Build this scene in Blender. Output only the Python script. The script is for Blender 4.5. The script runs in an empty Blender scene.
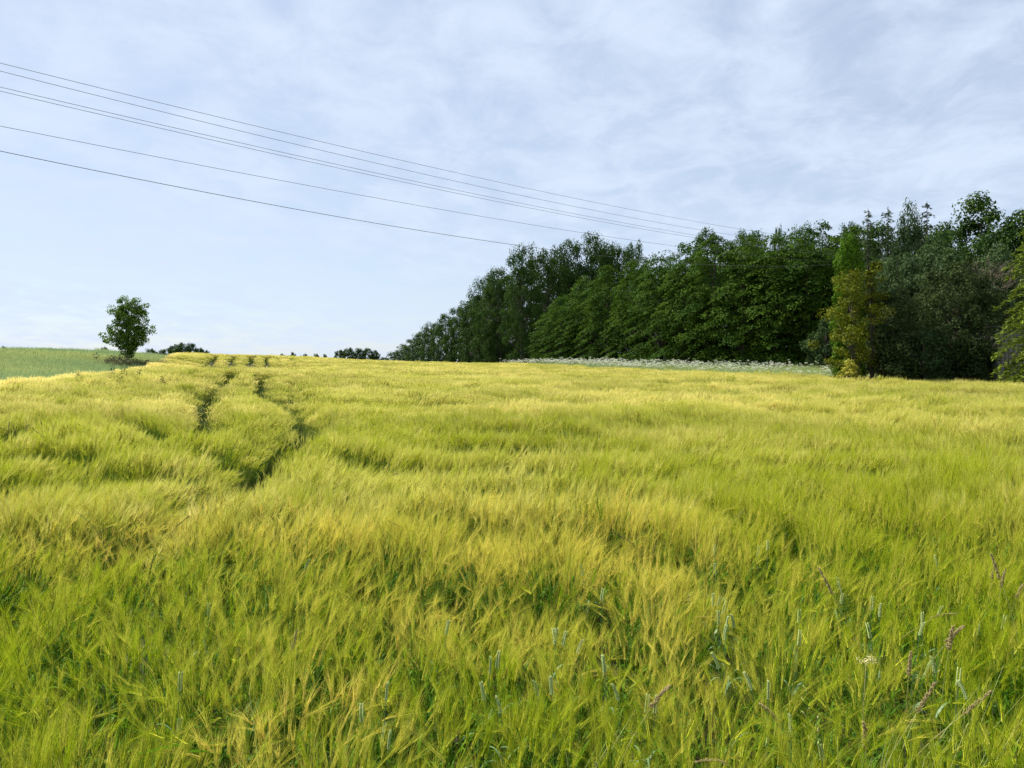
import bpy, math
import numpy as np
from mathutils import Vector

R = math.radians
rng = np.random.default_rng(7)
scene = bpy.context.scene
COL = scene.collection

# ------------------------------------------------------------------ camera
F, CX, HY, CAMZ = 769.0, 512.0, 372.0, 2.30        # focal length and horizon in photo pixels, eye height
cam_d = bpy.data.cameras.new('camera')
cam = bpy.data.objects.new('camera', cam_d); COL.objects.link(cam)
cam.location = (0, 0, CAMZ); cam.rotation_euler = (R(90), 0, 0)
cam_d.sensor_width = 36; cam_d.lens = F / 1024 * 36
cam_d.shift_y = -(384 - HY) / 1024
cam_d.clip_start = 0.05; cam_d.clip_end = 5000
scene.camera = cam

# ------------------------------------------------------------------ sky and sun
SUN_AZ, SUN_EL = R(-52), R(50)                      # azimuth from +Y towards +X: the sun stands to the left
world = bpy.data.worlds.new('World'); scene.world = world; world.use_nodes = True
nt = world.node_tree; nt.nodes.clear()
N = nt.nodes.new; L = nt.links.new
out = N('ShaderNodeOutputWorld'); bg = N('ShaderNodeBackground'); L(bg.outputs[0], out.inputs[0])
sky = N('ShaderNodeTexSky'); sky.sky_type = 'NISHITA'; sky.sun_disc = False
sky.sun_elevation = SUN_EL; sky.sun_rotation = SUN_AZ; sky.air_density = 1.0; sky.dust_density = 0.6; sky.ozone_density = 1.5
tc = N('ShaderNodeTexCoord'); sep = N('ShaderNodeSeparateXYZ'); L(tc.outputs['Generated'], sep.inputs[0])
mx = N('ShaderNodeMath'); mx.operation = 'MAXIMUM'; L(sep.outputs[2], mx.inputs[0]); mx.inputs[1].default_value = 0.0
ad = N('ShaderNodeMath'); ad.operation = 'ADD'; L(mx.outputs[0], ad.inputs[0]); ad.inputs[1].default_value = 0.16
dv = N('ShaderNodeVectorMath'); dv.operation = 'DIVIDE'
cb = N('ShaderNodeCombineXYZ')
for i in range(3): L(ad.outputs[0], cb.inputs[i])
L(tc.outputs['Generated'], dv.inputs[0]); L(cb.outputs[0], dv.inputs[1])
def wnoise(scale, detail, rough, dist, off, sx=1.0, sy=1.0):
    mp = N('ShaderNodeMapping'); mp.inputs['Location'].default_value = off; mp.inputs['Scale'].default_value = (sx, sy, 0.0)
    L(dv.outputs[0], mp.inputs[0])
    n = N('ShaderNodeTexNoise'); n.inputs['Scale'].default_value = scale; n.inputs['Detail'].default_value = detail
    n.inputs['Roughness'].default_value = rough; n.inputs['Distortion'].default_value = dist
    L(mp.outputs[0], n.inputs['Vector']); return n
n1 = wnoise(1.7, 8, 0.6, 0.5, (3.1, 1.7, 0), 0.9, 1.0)
n2 = wnoise(5.0, 6, 0.62, 0.4, (0.3, 4.2, 0), 1.0, 0.8)
m1 = N('ShaderNodeMath'); m1.operation = 'MULTIPLY_ADD'; L(n2.outputs[0], m1.inputs[0]); m1.inputs[1].default_value = 0.72
m2 = N('ShaderNodeMath'); m2.operation = 'MULTIPLY'; L(n1.outputs[0], m2.inputs[0]); m2.inputs[1].default_value = 0.40
L(m2.outputs[0], m1.inputs[2])
cr = N('ShaderNodeMapRange'); cr.interpolation_type = 'SMOOTHSTEP'
L(m1.outputs[0], cr.inputs[0])
cr.inputs[1].default_value = 0.38; cr.inputs[2].default_value = 0.74; cr.inputs[3].default_value = 0.56; cr.inputs[4].default_value = 1.0
sc_ = N('ShaderNodeVectorMath'); sc_.operation = 'SCALE'; L(sky.outputs[0], sc_.inputs[0]); sc_.inputs['Scale'].default_value = 0.070
mixc = N('ShaderNodeMix'); mixc.data_type = 'RGBA'
L(cr.outputs[0], mixc.inputs[0]); L(sc_.outputs[0], mixc.inputs[6]); mixc.inputs[7].default_value = (0.405, 0.468, 0.570, 1)
L(mixc.outputs[2], bg.inputs[0]); bg.inputs[1].default_value = 1.0

sun_d = bpy.data.lights.new('sun', 'SUN'); sun = bpy.data.objects.new('sun', sun_d); COL.objects.link(sun)
sun_d.energy = 5.0; sun_d.angle = R(1.5); sun_d.color = (1.0, 0.94, 0.80)
sdir = Vector((math.sin(SUN_AZ) * math.cos(SUN_EL), math.cos(SUN_AZ) * math.cos(SUN_EL), math.sin(SUN_EL)))
sun.rotation_euler = sdir.to_track_quat('Z', 'Y').to_euler(); sun.location = (-30, 10, 40)

vs = scene.view_settings
vs.view_transform = 'Standard'; vs.look = 'None'; vs.gamma = 1.0; vs.exposure = 0.82; vs.use_curve_mapping = False
cy = scene.cycles
cy.max_bounces = 4; cy.diffuse_bounces = 2; cy.glossy_bounces = 2; cy.transmission_bounces = 3; cy.transparent_max_bounces = 4
cy.use_denoising = True; cy.denoising_prefilter = 'NONE'; cy.use_adaptive_sampling = True; cy.adaptive_threshold = 0.02
cy.caustics_reflective = False; cy.caustics_refractive = False
scene.render.use_persistent_data = False

# ------------------------------------------------------------------ numeric helpers
_perm = np.random.default_rng(3).permutation(512)
def _hash(ix, iy, s): return _perm[(_perm[(ix + 37 * s) & 511] + iy) & 511] / 511.0
def noise2(x, y, s=0):                              # smooth value noise, about -1..1
    x = np.asarray(x, float); y = np.asarray(y, float)
    ix = np.floor(x).astype(int); iy = np.floor(y).astype(int); fx = x - ix; fy = y - iy
    fx = fx * fx * fx * (fx * (fx * 6 - 15) + 10); fy = fy * fy * fy * (fy * (fy * 6 - 15) + 10)
    a = _hash(ix, iy, s); b = _hash(ix + 1, iy, s); c = _hash(ix, iy + 1, s); d = _hash(ix + 1, iy + 1, s)
    return ((a * (1 - fx) + b * fx) * (1 - fy) + (c * (1 - fx) + d * fx) * fy) * 2 - 1

# terrain: a thin plate spline through surveyed heights, given as bearing (photo column), distance, height
CTRL = [(-300, 3, 0), (512, 3, 0), (1300, 3, 0), (0, 12, .12), (256, 12, .16), (512, 12, .13), (768, 12, .13), (1024, 12, .12),
        (-200, 20, .3), (100, 20, .40), (300, 20, .45), (512, 30, .56), (768, 28, .55), (1024, 28, .45), (1250, 40, .8),
        (512, 60, 1.34), (512, 100, 2.46), (512, 112, 2.55), (512, 150, 2.45), (512, 220, 2.0), (512, 320, 0.8), (512, 420, -2),
        (840, 45, 1.02), (1000, 44, .88), (720, 60, 1.38), (900, 85, 2.8), (730, 91, 2.8), (600, 115, 2.9), (600, 80, 1.80), (1100, 80, 2.4), (1300, 80, 2.0),
        (220, 40, 1.50), (100, 38, 1.12), (0, 36, .70), (-150, 36, .7), (300, 42, 1.3), (400, 45, 1.1),
        (220, 60, 1.5), (220, 72, 1.67), (220, 110, 3.85), (220, 124, 4.0), (220, 160, 3.5), (220, 260, 1.0), (220, 400, -3),
        (300, 68, 1.7), (300, 115, 3.66), (300, 160, 3.3), (350, 115, 3.2), (400, 115, 2.95), (400, 80, 1.9), (400, 200, 2.3), (400, 400, -1),
        (60, 58, 1.7), (60, 85, 4.3), (0, 50, 1.5), (0, 80, 4.1), (-150, 80, 4.0), (130, 95, 4.15), (130, 75, 2.6), (170, 100, 3.9),
        (60, 115, 4.2), (60, 200, 2.0), (-200, 200, 2.0), (60, 400, -3), (900, 200, 3.5), (900, 400, 2)]
_cp = np.array([((p - CX) / F * d, d, h) for p, d, h in CTRL] + [(-14, -20, -.1), (14, -20, -.1), (0, -18, -.1), (-40, -10, 0), (40, -10, 0)], float)
def _phi(r2): return 0.5 * r2 * np.log(r2 + 1e-9)
def _tps():
    n = len(_cp); S = 0.02
    P = _cp[:, :2] * S
    d2 = ((P[:, None] - P[None]) ** 2).sum(-1)
    A = np.zeros((n + 3, n + 3)); A[:n, :n] = _phi(d2) + np.eye(n) * 2e-4
    A[:n, n] = 1; A[:n, n + 1:] = P; A[n, :n] = 1; A[n + 1:, :n] = P.T
    return np.linalg.solve(A, np.concatenate([_cp[:, 2], [0, 0, 0]])), P, S
_w, _P, _S = _tps()
def ground_z(x, y):
    x = np.clip(np.atleast_1d(np.asarray(x, float)), -170, 170) * _S; y = np.clip(np.atleast_1d(np.asarray(y, float)), -25, 430) * _S
    sh = x.shape; x = x.ravel(); y = y.ravel(); o = np.empty_like(x); n = len(_P)
    for i in range(0, len(x), 20000):
        q = np.stack([x[i:i + 20000], y[i:i + 20000]], 1)
        o[i:i + 20000] = _phi(((q[:, None] - _P[None]) ** 2).sum(-1)) @ _w[:n] + _w[n] + q @ _w[n + 1:]
    return o.reshape(sh)
def gz(x, y): return float(ground_z(x, y)[0])
def at(px, d): x = (px - CX) / F * d; return x, d, gz(x, d)
_ds = np.concatenate([np.linspace(1.5, 20, 200), np.linspace(20.2, 130, 300)])
def hit(px, Y, ch=0.88):                             # first place where the sight line meets the top of the crop
    x = (px - CX) / F * _ds
    t = ground_z(x, _ds) + ch; ray = CAMZ + (HY - Y) / F * _ds
    k = np.argmax(ray <= t)
    if not (ray <= t).any(): k = len(_ds) - 1
    return float(x[k]), float(_ds[k])

# ------------------------------------------------------------------ mesh helpers
class MB:
    def __init__(s): s.v = []; s.f = []; s.m = []; s.n = 0
    def add(s, v, f, m=0):
        v = np.asarray(v, float).reshape(-1, 3); f = np.asarray(f, int).reshape(-1, 3)
        s.v.append(v); s.f.append(f + s.n); s.m.append(np.full(len(f), m)); s.n += len(v)
    def tube(s, pts, rad, sides=5, m=0):
        pts = np.asarray(pts, float); n = len(pts); rad = np.broadcast_to(np.asarray(rad, float), (n,))
        tan = np.gradient(pts, axis=0); tan /= np.linalg.norm(tan, axis=1, keepdims=True) + 1e-9
        ref = np.array([0.31, 0.95, 0.07]) if abs(tan[0][1]) < .9 else np.array([1., 0, 0])
        a = np.cross(tan, ref); a /= np.linalg.norm(a, axis=1, keepdims=True) + 1e-9; b = np.cross(tan, a)
        ang = np.arange(sides) * 2 * math.pi / sides
        v = pts[:, None] + rad[:, None, None] * (np.cos(ang)[None, :, None] * a[:, None] + np.sin(ang)[None, :, None] * b[:, None])
        f = []
        for i in range(n - 1):
            for j in range(sides):
                p = i * sides + j; q = i * sides + (j + 1) % sides
                f += [(p, q, q + sides), (p, q + sides, p + sides)]
        s.add(v, f, m)
    def ribbon(s, pts, w, side, m=0):                # flat strip along pts; w per point; last point may be a tip
        pts = np.asarray(pts, float); n = len(pts); w = np.broadcast_to(np.asarray(w, float), (n,))
        side = np.asarray(side, float)
        v = np.stack([pts - side * w[:, None] / 2, pts + side * w[:, None] / 2], 1)
        f = []
        for i in range(n - 1): f += [(2 * i, 2 * i + 1, 2 * i + 3), (2 * i, 2 * i + 3, 2 * i + 2)]
        s.add(v, f, m)
    def leaves(s, P, Nn, size, asp=0.55, m=0, fold=0.15, T=None):      # diamond leaves at P with normal Nn
        P = np.asarray(P, float); n = len(P)
        Nn = Nn / (np.linalg.norm(Nn, axis=1, keepdims=True) + 1e-9)
        if T is None: T = rng.normal(size=(n, 3))
        T = T - (T * Nn).sum(1, keepdims=True) * Nn; T /= np.linalg.norm(T, axis=1, keepdims=True) + 1e-9
        B = np.cross(Nn, T); size = np.broadcast_to(np.asarray(size, float), (n,))[:, None]
        v = np.stack([P - T * size * .5, P + B * size * asp * .5 + Nn * size * fold, P + T * size * .5, P - B * size * asp * .5 + Nn * size * fold], 1)
        i = np.arange(n)[:, None] * 4
        f = np.concatenate([i + np.array([[0, 1, 2]]), i + np.array([[0, 2, 3]])])
        s.add(v, f, m)
    def spindle(s, c, d, ln, r, m=0, sides=4):       # pointed grain
        c = np.asarray(c, float); d = np.asarray(d, float); d = d / np.linalg.norm(d)
        a = np.cross(d, [0.3, 0.2, 0.93]); a /= np.linalg.norm(a) + 1e-9; b = np.cross(d, a)
        an = np.arange(sides) * 2 * math.pi / sides
        ring = c + d * ln * .45 + r * (np.cos(an)[:, None] * a + np.sin(an)[:, None] * b)
        v = np.concatenate([[c], ring, [c + d * ln]])
        f = []
        for j in range(sides): f += [(0, 1 + (j + 1) % sides, 1 + j), (sides + 1, 1 + j, 1 + (j + 1) % sides)]
        s.add(v, f, m)
    def box(s, x0, x1, y0, y1, z0, z1, m=0):
        v = [(x, y, z) for x in (x0, x1) for y in (y0, y1) for z in (z0, z1)]
        q = [(0, 1, 3, 2), (4, 6, 7, 5), (0, 4, 5, 1), (2, 3, 7, 6), (0, 2, 6, 4), (1, 5, 7, 3)]
        s.add(v, [t for a, b, c, d in q for t in ((a, b, c), (a, c, d))], m)
    def mesh(s, name, mats, smooth=False):
        me = bpy.data.meshes.new(name)
        v = np.concatenate(s.v); f = np.concatenate(s.f); m = np.concatenate(s.m)
        me.vertices.add(len(v)); me.vertices.foreach_set('co', v.ravel())
        me.loops.add(3 * len(f)); me.loops.foreach_set('vertex_index', f.ravel().astype(np.int32))
        me.polygons.add(len(f)); me.polygons.foreach_set('loop_start', (np.arange(len(f)) * 3).astype(np.int32))
        me.polygons.foreach_set('material_index', m.astype(np.int32))
        if smooth: me.polygons.foreach_set('use_smooth', np.ones(len(f), bool))
        for k in (mats if isinstance(mats, (list, tuple)) else [mats]): me.materials.append(k)
        me.update(calc_edges=True)
        return me

def obj(name, me, parent=None, loc=None):
    o = bpy.data.objects.new(name, me); COL.objects.link(o)
    if parent is not None: o.parent = parent
    if loc is not None: o.location = loc
    return o
def tag(o, label, cat, group=None):
    o['label'] = label; o['category'] = cat
    if group: o['group'] = group
    return o
def thing(name, label, cat, loc, rotz=0, scale=(1, 1, 1), group=None):
    o = bpy.data.objects.new(name, None); COL.objects.link(o); o.empty_display_size = .2
    o.location = loc; o.rotation_euler = (0, 0, rotz); o.scale = scale
    return tag(o, label, cat, group)

# ------------------------------------------------------------------ materials
def new_mat(name):
    m = bpy.data.materials.new(name); m.use_nodes = True
    t = m.node_tree; t.nodes.clear(); return m, t, t.nodes.new, t.links.new
def foliage(name, c1, c2, trans=0.3, rough=0.55, c3=None, spec=0.3, tint=False, tcol=None, drift=0.0):
    m, t, n, l = new_mat(name)
    o = n('ShaderNodeOutputMaterial'); pr = n('ShaderNodeBsdfPrincipled'); tr = n('ShaderNodeBsdfTranslucent'); mi = n('ShaderNodeMixShader')
    pr.inputs['Roughness'].default_value = rough; pr.inputs['Specular IOR Level'].default_value = spec
    ge = n('ShaderNodeNewGeometry'); ra = n('ShaderNodeMix'); ra.data_type = 'RGBA'
    l(ge.outputs['Random Per Island'], ra.inputs[0]); ra.inputs[6].default_value = (*c1, 1); ra.inputs[7].default_value = (*c2, 1)
    c = ra.outputs[2]
    if c3 is not None:                                # patches of another shade, tree by tree and clump by clump
        tcn = n('ShaderNodeNewGeometry'); nz = n('ShaderNodeTexNoise'); nz.inputs['Scale'].default_value = 0.35; nz.inputs['Detail'].default_value = 2
        l(tcn.outputs['Position'], nz.inputs['Vector'])
        mr = n('ShaderNodeMapRange'); l(nz.outputs[0], mr.inputs[0]); mr.inputs[1].default_value = .4; mr.inputs[2].default_value = .65
        r3 = n('ShaderNodeMix'); r3.data_type = 'RGBA'; l(mr.outputs[0], r3.inputs[0]); l(c, r3.inputs[6]); r3.inputs[7].default_value = (*c3, 1); c = r3.outputs[2]
    if tint:                                          # tint carried by every plant: ripeness, and painted paling with distance
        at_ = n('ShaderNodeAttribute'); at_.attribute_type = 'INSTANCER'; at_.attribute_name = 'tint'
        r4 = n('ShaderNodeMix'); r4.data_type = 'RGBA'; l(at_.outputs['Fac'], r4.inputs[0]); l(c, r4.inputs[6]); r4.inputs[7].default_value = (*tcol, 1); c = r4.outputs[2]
    l(c, pr.inputs['Base Color']); l(c, tr.inputs[0]); mi.inputs[0].default_value = trans
    l(pr.outputs[0], mi.inputs[1]); l(tr.outputs[0], mi.inputs[2]); l(mi.outputs[0], o.inputs[0])
    return m
def surface(name, c1, c2, scale=3.0, rough=0.85, bump=0.3, stretch=(1, 1, 1), detail=6):
    m, t, n, l = new_mat(name)
    o = n('ShaderNodeOutputMaterial'); pr = n('ShaderNodeBsdfPrincipled'); pr.inputs['Roughness'].default_value = rough
    tcn = n('ShaderNodeTexCoord'); mp = n('ShaderNodeMapping'); mp.inputs['Scale'].default_value = stretch
    nz = n('ShaderNodeTexNoise'); nz.inputs['Scale'].default_value = scale; nz.inputs['Detail'].default_value = detail
    l(tcn.outputs['Object'], mp.inputs[0]); l(mp.outputs[0], nz.inputs['Vector'])
    ra = n('ShaderNodeMix'); ra.data_type = 'RGBA'; l(nz.outputs[0], ra.inputs[0]); ra.inputs[6].default_value = (*c1, 1); ra.inputs[7].default_value = (*c2, 1)
    l(ra.outputs[2], pr.inputs['Base Color'])
    b = n('ShaderNodeBump'); b.inputs['Strength'].default_value = bump; l(nz.outputs[0], b.inputs['Height']); l(b.outputs[0], pr.inputs['Normal'])
    l(pr.outputs[0], o.inputs[0]); return m

M = {}
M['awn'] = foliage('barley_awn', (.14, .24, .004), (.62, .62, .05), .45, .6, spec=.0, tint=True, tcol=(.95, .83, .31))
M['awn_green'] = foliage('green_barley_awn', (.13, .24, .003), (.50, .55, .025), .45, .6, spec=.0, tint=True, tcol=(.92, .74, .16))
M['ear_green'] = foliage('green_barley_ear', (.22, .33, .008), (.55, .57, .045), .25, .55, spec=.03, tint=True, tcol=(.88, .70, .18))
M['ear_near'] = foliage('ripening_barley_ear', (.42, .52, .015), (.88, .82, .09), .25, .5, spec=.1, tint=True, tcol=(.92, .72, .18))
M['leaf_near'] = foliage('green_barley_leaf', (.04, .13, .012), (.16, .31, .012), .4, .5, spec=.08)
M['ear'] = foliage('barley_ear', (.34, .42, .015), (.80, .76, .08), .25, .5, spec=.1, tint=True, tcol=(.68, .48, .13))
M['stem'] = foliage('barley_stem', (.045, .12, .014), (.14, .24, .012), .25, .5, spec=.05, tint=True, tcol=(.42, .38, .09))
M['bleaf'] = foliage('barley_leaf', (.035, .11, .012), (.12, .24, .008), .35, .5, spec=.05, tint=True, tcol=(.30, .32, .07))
M['wheat_ear'] = foliage('wheat_ear', (.34, .44, .16), (.48, .56, .23), .15, .55)
M['wheat_stem'] = foliage('wheat_stem', (.10, .20, .09), (.17, .28, .12), .2, .5)
M['grass'] = foliage('meadow_grass', (.34, .41, .14), (.48, .53, .22), .35, .6, spec=.05, tint=True, tcol=(.25, .37, .17))
M['weed'] = foliage('track_weed', (.035, .07, .012), (.08, .13, .025), .25, .6, spec=.1)
M['tallgrass'] = foliage('tall_grass', (.22, .29, .09), (.38, .42, .17), .3, .6, spec=.1)
M['brown_seed'] = foliage('brown_seed', (.25, .19, .085), (.42, .33, .16), .15, .8)
M['dark_seed'] = foliage('dark_seed', (.07, .085, .03), (.14, .14, .05), .15, .8)
M['straw'] = foliage('straw', (.42, .40, .17), (.55, .50, .22), .2, .6)
M['petal'] = foliage('white_petal', (.70, .74, .62), (.80, .80, .74), .3, .6)
M['poppy'] = foliage('poppy_petal', (.62, .03, .03), (.75, .06, .04), .3, .5)
M['beech'] = foliage('beech_leaf', (.026, .064, .006), (.096, .168, .016), .32, .6, c3=(.034, .082, .010), spec=.03)
M['oak'] = foliage('oak_leaf', (.026, .062, .012), (.072, .128, .020), .28, .6, c3=(.036, .078, .016), spec=.04)
M['pale'] = foliage('pale_leaf', (.042, .080, .028), (.085, .135, .048), .3, .6, spec=.05)
M['plum'] = foliage('plum_leaf', (.026, .046, .015), (.066, .095, .028), .22, .6, spec=.04)
M['elder'] = foliage('elder_leaf', (.032, .065, .022), (.065, .11, .036), .28, .6, spec=.04)
M['conifer'] = foliage('conifer_needle', (.024, .055, .018), (.05, .09, .028), .15, .6, spec=.1)
M['larch'] = foliage('larch_needle', (.045, .088, .030), (.085, .14, .045), .3, .6, spec=.1)
M['thuja'] = foliage('thuja_spray', (.06, .14, .010), (.12, .225, .018), .22, .6, spec=.04)
M['gold'] = foliage('gold_spray', (.060, .085, .006), (.205, .22, .008), .2, .6, spec=.1)
M['goldspruce'] = foliage('gold_needle', (.09, .145, .015), (.23, .29, .03), .25, .6, spec=.1)
M['yellowbush'] = foliage('yellow_leaf', (.30, .30, .03), (.46, .43, .05), .3, .6)
M['lone'] = foliage('maple_leaf', (.055, .115, .016), (.15, .25, .035), .4, .6, spec=.04)
M['scrub'] = foliage('scrub_leaf', (.12, .13, .05), (.20, .20, .08), .2, .7)
M['bark'] = surface('bark', (.03, .026, .02), (.085, .072, .058), 6, .9, .6, (1, 1, .25))
M['twig'] = surface('twig', (.10, .08, .055), (.17, .14, .10), 6, .9, .2)
M['cable'] = surface('cable', (.06, .06, .06), (.10, .10, .10), 2, .5, .0)
M['soil'] = surface('soil', (.022, .022, .008), (.05, .046, .017), 1.5, .95, .6)
M['plank'] = surface('plank', (.13, .115, .095), (.27, .245, .21), 5, .9, .4, (1, 1, .12))
M['roofing'] = surface('roofing', (.07, .06, .055), (.13, .115, .105), 5, .9, .4)

# ------------------------------------------------------------------ ground
def spaced(lim0, lim1, n, k):
    t = np.linspace(-1, 1, n); u = np.sinh(t * k) / math.sinh(k)
    return np.where(u < 0, -u * lim0, u * lim1)
gx = spaced(-1500, 1500, 190, 5.5); gy = np.concatenate([np.linspace(-200, -12, 14), np.linspace(-10, 140, 140), np.geomspace(143, 2500, 50)])
GX, GY = np.meshgrid(gx, gy)
GZ = ground_z(GX, GY) + .02 * noise2(GX * 1.3, GY * 1.3, 1)
far = np.clip((np.hypot(GX, GY) - 400) / 800, 0, 1); GZ = GZ - far * 25
mb = MB()
nx, ny = len(gx), len(gy)
ii = (np.arange(ny - 1)[:, None] * nx + np.arange(nx - 1)[None]).ravel()
mb.add(np.stack([GX, GY, GZ], -1), np.concatenate([np.stack([ii, ii + 1, ii + nx + 1], 1), np.stack([ii, ii + nx + 1, ii + nx], 1)]))
g = obj('ground', mb.mesh('ground', M['soil'], True)); g['kind'] = 'structure'

# ------------------------------------------------------------------ barley plants
def barley(h=0.80, awnw=.0011, n_awn=24, nod=0.4, grains=11, leaves=2, lod=0, lean=0.10, ear_len=.078, base=(0, 0), yaw=0.0, mb=None, awn_len=.13, spread=.20, stem_w=.0034):
    """one stalk in local coordinates, nodding towards +X (turned by yaw); materials 0 stem 1 ear 2 awn 3 leaf"""
    mb = mb or MB(); cyw, syw = math.cos(yaw), math.sin(yaw)
    def W(p):
        p = np.asarray(p, float).reshape(-1, 3)
        return np.stack([p[:, 0] * cyw - p[:, 1] * syw + base[0], p[:, 0] * syw + p[:, 1] * cyw + base[1], p[:, 2]], 1)
    k = 6 if lod == 0 else 3
    s = np.linspace(0, 1, k + 1)
    lat = rng.normal(0, .02)
    pts = np.stack([lean * s ** 2 * h, lat * s, h * (s - .04 * s * s)], 1)
    t = pts[-1] - pts[-2]; a0 = math.atan2(t[0], t[2])
    neck = []; p = pts[-1].copy(); a = a0
    for i in range(2):
        a += nod * .3; p = p + np.array([math.sin(a), 0, math.cos(a)]) * .018; neck.append(p.copy())
    full = np.concatenate([pts, neck])
    if lod == 0: mb.tube(W(full), np.linspace(stem_w * .5, stem_w * .32, len(full)), 3, 0)
    else:
        an = rng.uniform(0, 6.28); mb.ribbon(W(full), stem_w, (math.cos(an), math.sin(an), 0), 0)
    ne = 6; ep = [p.copy()]; ea = [a]
    for i in range(ne):
        a += nod * .4 / ne; p = p + np.array([math.sin(a), 0, math.cos(a)]) * ear_len / ne; ep.append(p.copy()); ea.append(a)
    ep = np.array(ep); ea = np.array(ea)
    roll = rng.uniform(0, math.pi)
    if lod <= 1 and grains:
        for i in range(grains):
            u = (i + .3) / grains; c = np.array([np.interp(u * ne, np.arange(ne + 1), ep[:, q]) for q in range(3)]); aa = np.interp(u * ne, np.arange(ne + 1), ea)
            d = np.array([math.sin(aa), 0, math.cos(aa)]); b1 = np.array([0, 1., 0]); b2 = np.cross(d, b1)
            for sd in (-1, 1):
                o = (math.cos(roll) * b1 + math.sin(roll) * b2) * sd
                mb.spindle(W(c + o * .0022)[0], W(d + o * .28)[0] - W((0, 0, 0))[0], .0135, .0029 * (1.15 - .5 * u), 1, 4 if lod == 0 else 3)
    else:
        mb.spindle(W(ep[0])[0], W(ep[-1])[0] - W(ep[0])[0], ear_len, .007 if lod == 2 else .011, 1, 3)
    for i in range(n_awn):
        u = (i + .5) / n_awn; c = np.array([np.interp(u * ne, np.arange(ne + 1), ep[:, q]) for q in range(3)]); aa = np.interp(u * ne, np.arange(ne + 1), ea)
        d = np.array([math.sin(aa), 0, math.cos(aa)]); ph = rng.uniform(0, 6.28); sp = rng.uniform(.3, 1) * spread * (1.25 - .5 * u)
        b1 = np.array([0, 1., 0]); b2 = np.cross(d, b1); o = math.cos(ph) * b1 + math.sin(ph) * b2
        ln = awn_len * rng.uniform(.75, 1.1); d1 = d + o * sp; d2 = d1 + np.array([.10, 0, -.06])
        q0 = c + o * .002; q1 = q0 + d1 * ln * .5; q2 = q1 + d2 * ln * .5
        side = rng.normal(size=3); side -= side @ d1 * d1 / (d1 @ d1); side /= np.linalg.norm(side)
        if lod == 0: mb.ribbon(W([q0, q1, q2]), [awnw, awnw * .8, awnw * .25], W(side)[0] - W((0, 0, 0))[0], 2)
        else:
            v = W([q0 - side * awnw / 2, q0 + side * awnw / 2, q2]); mb.add(v, [(0, 1, 2)], 2)
    for i in range(leaves):
        u0 = rng.uniform(.25, .85); b = np.array([np.interp(u0 * k, np.arange(k + 1), pts[:, q]) for q in range(3)])
        ph = rng.uniform(0, 6.28); ln = rng.uniform(.12, .22); o = np.array([math.cos(ph), math.sin(ph), 0]); n_ = 4 if lod == 0 else 2
        tt = np.linspace(0, 1, n_ + 1); dr = rng.uniform(.1, .9)
        lp = b + o * (ln * .55 * tt)[:, None] + np.array([0, 0, 1.]) * (ln * (.95 * tt - dr * tt ** 2))[:, None]
        mb.ribbon(W(lp), np.array([.5, 1, .9, .6, .05])[np.linspace(0, 4, n_ + 1).astype(int)] * (.011 if lod < 2 else .016), W((-o[1], o[0], 0))[0] - W((0, 0, 0))[0], 3)
    return mb
BM = [M['stem'], M['ear'], M['awn'], M['bleaf']]
BN = [M['stem'], M['ear_near'], M['awn_green'], M['leaf_near']]
BA = [M['stem'], M['ear_green'], M['awn_green'], M['leaf_near']]

def proto(coll, name, mb, mats):
    o = bpy.data.objects.new(name, mb.mesh(name, mats)); coll.objects.link(o)
cA, cB, cC, cD = (bpy.data.collections.new(n) for n in ('barley_stalks', 'barley_clumps', 'barley_tufts', 'barley_patches'))
def clump(n, rad, lod, awnw, n_awn, leaves, stem_w, ear_l=.078, awn_l=.13, spread=.2, hr=(.68, .83), grains=7):
    mb = MB()
    for i in range(n):
        r = rad * math.sqrt(rng.uniform()); a = rng.uniform(0, 6.28)
        barley(h=rng.uniform(*hr), awnw=awnw, n_awn=n_awn, nod=rng.choice([.1, .3, .7, 1.2], p=[.4, .35, .18, .07]), grains=grains, leaves=leaves, lod=lod, lean=rng.uniform(.0, .14),
               base=(r * math.cos(a), r * math.sin(a)), yaw=rng.normal(0, .75), mb=mb, stem_w=stem_w, ear_len=ear_l, awn_len=awn_l * rng.uniform(.85, 1.15), spread=spread)
    return mb
NA = 24
for i in range(NA): proto(cA, 'stalks_%02d' % i, clump(8, .085, 0, .0008, 22, 5, .0038, hr=(.54, .84), grains=10, awn_l=.165, spread=.17), BA)
for i in range(10): proto(cB, 'clump_%02d' % i, clump(12, .14, 1, .0021, 17, 2, .005, awn_l=.175, spread=.15), BM)
for i in range(8): proto(cC, 'tuft_%02d' % i, clump(26, .30, 2, .0050, 11, 1, .008, awn_l=.19, spread=.17), BM)
for i in range(6): proto(cD, 'patch_%02d' % i, clump(30, .42, 3, .012, 8, 1, .014, .09, .16, .26), BM)

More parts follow.
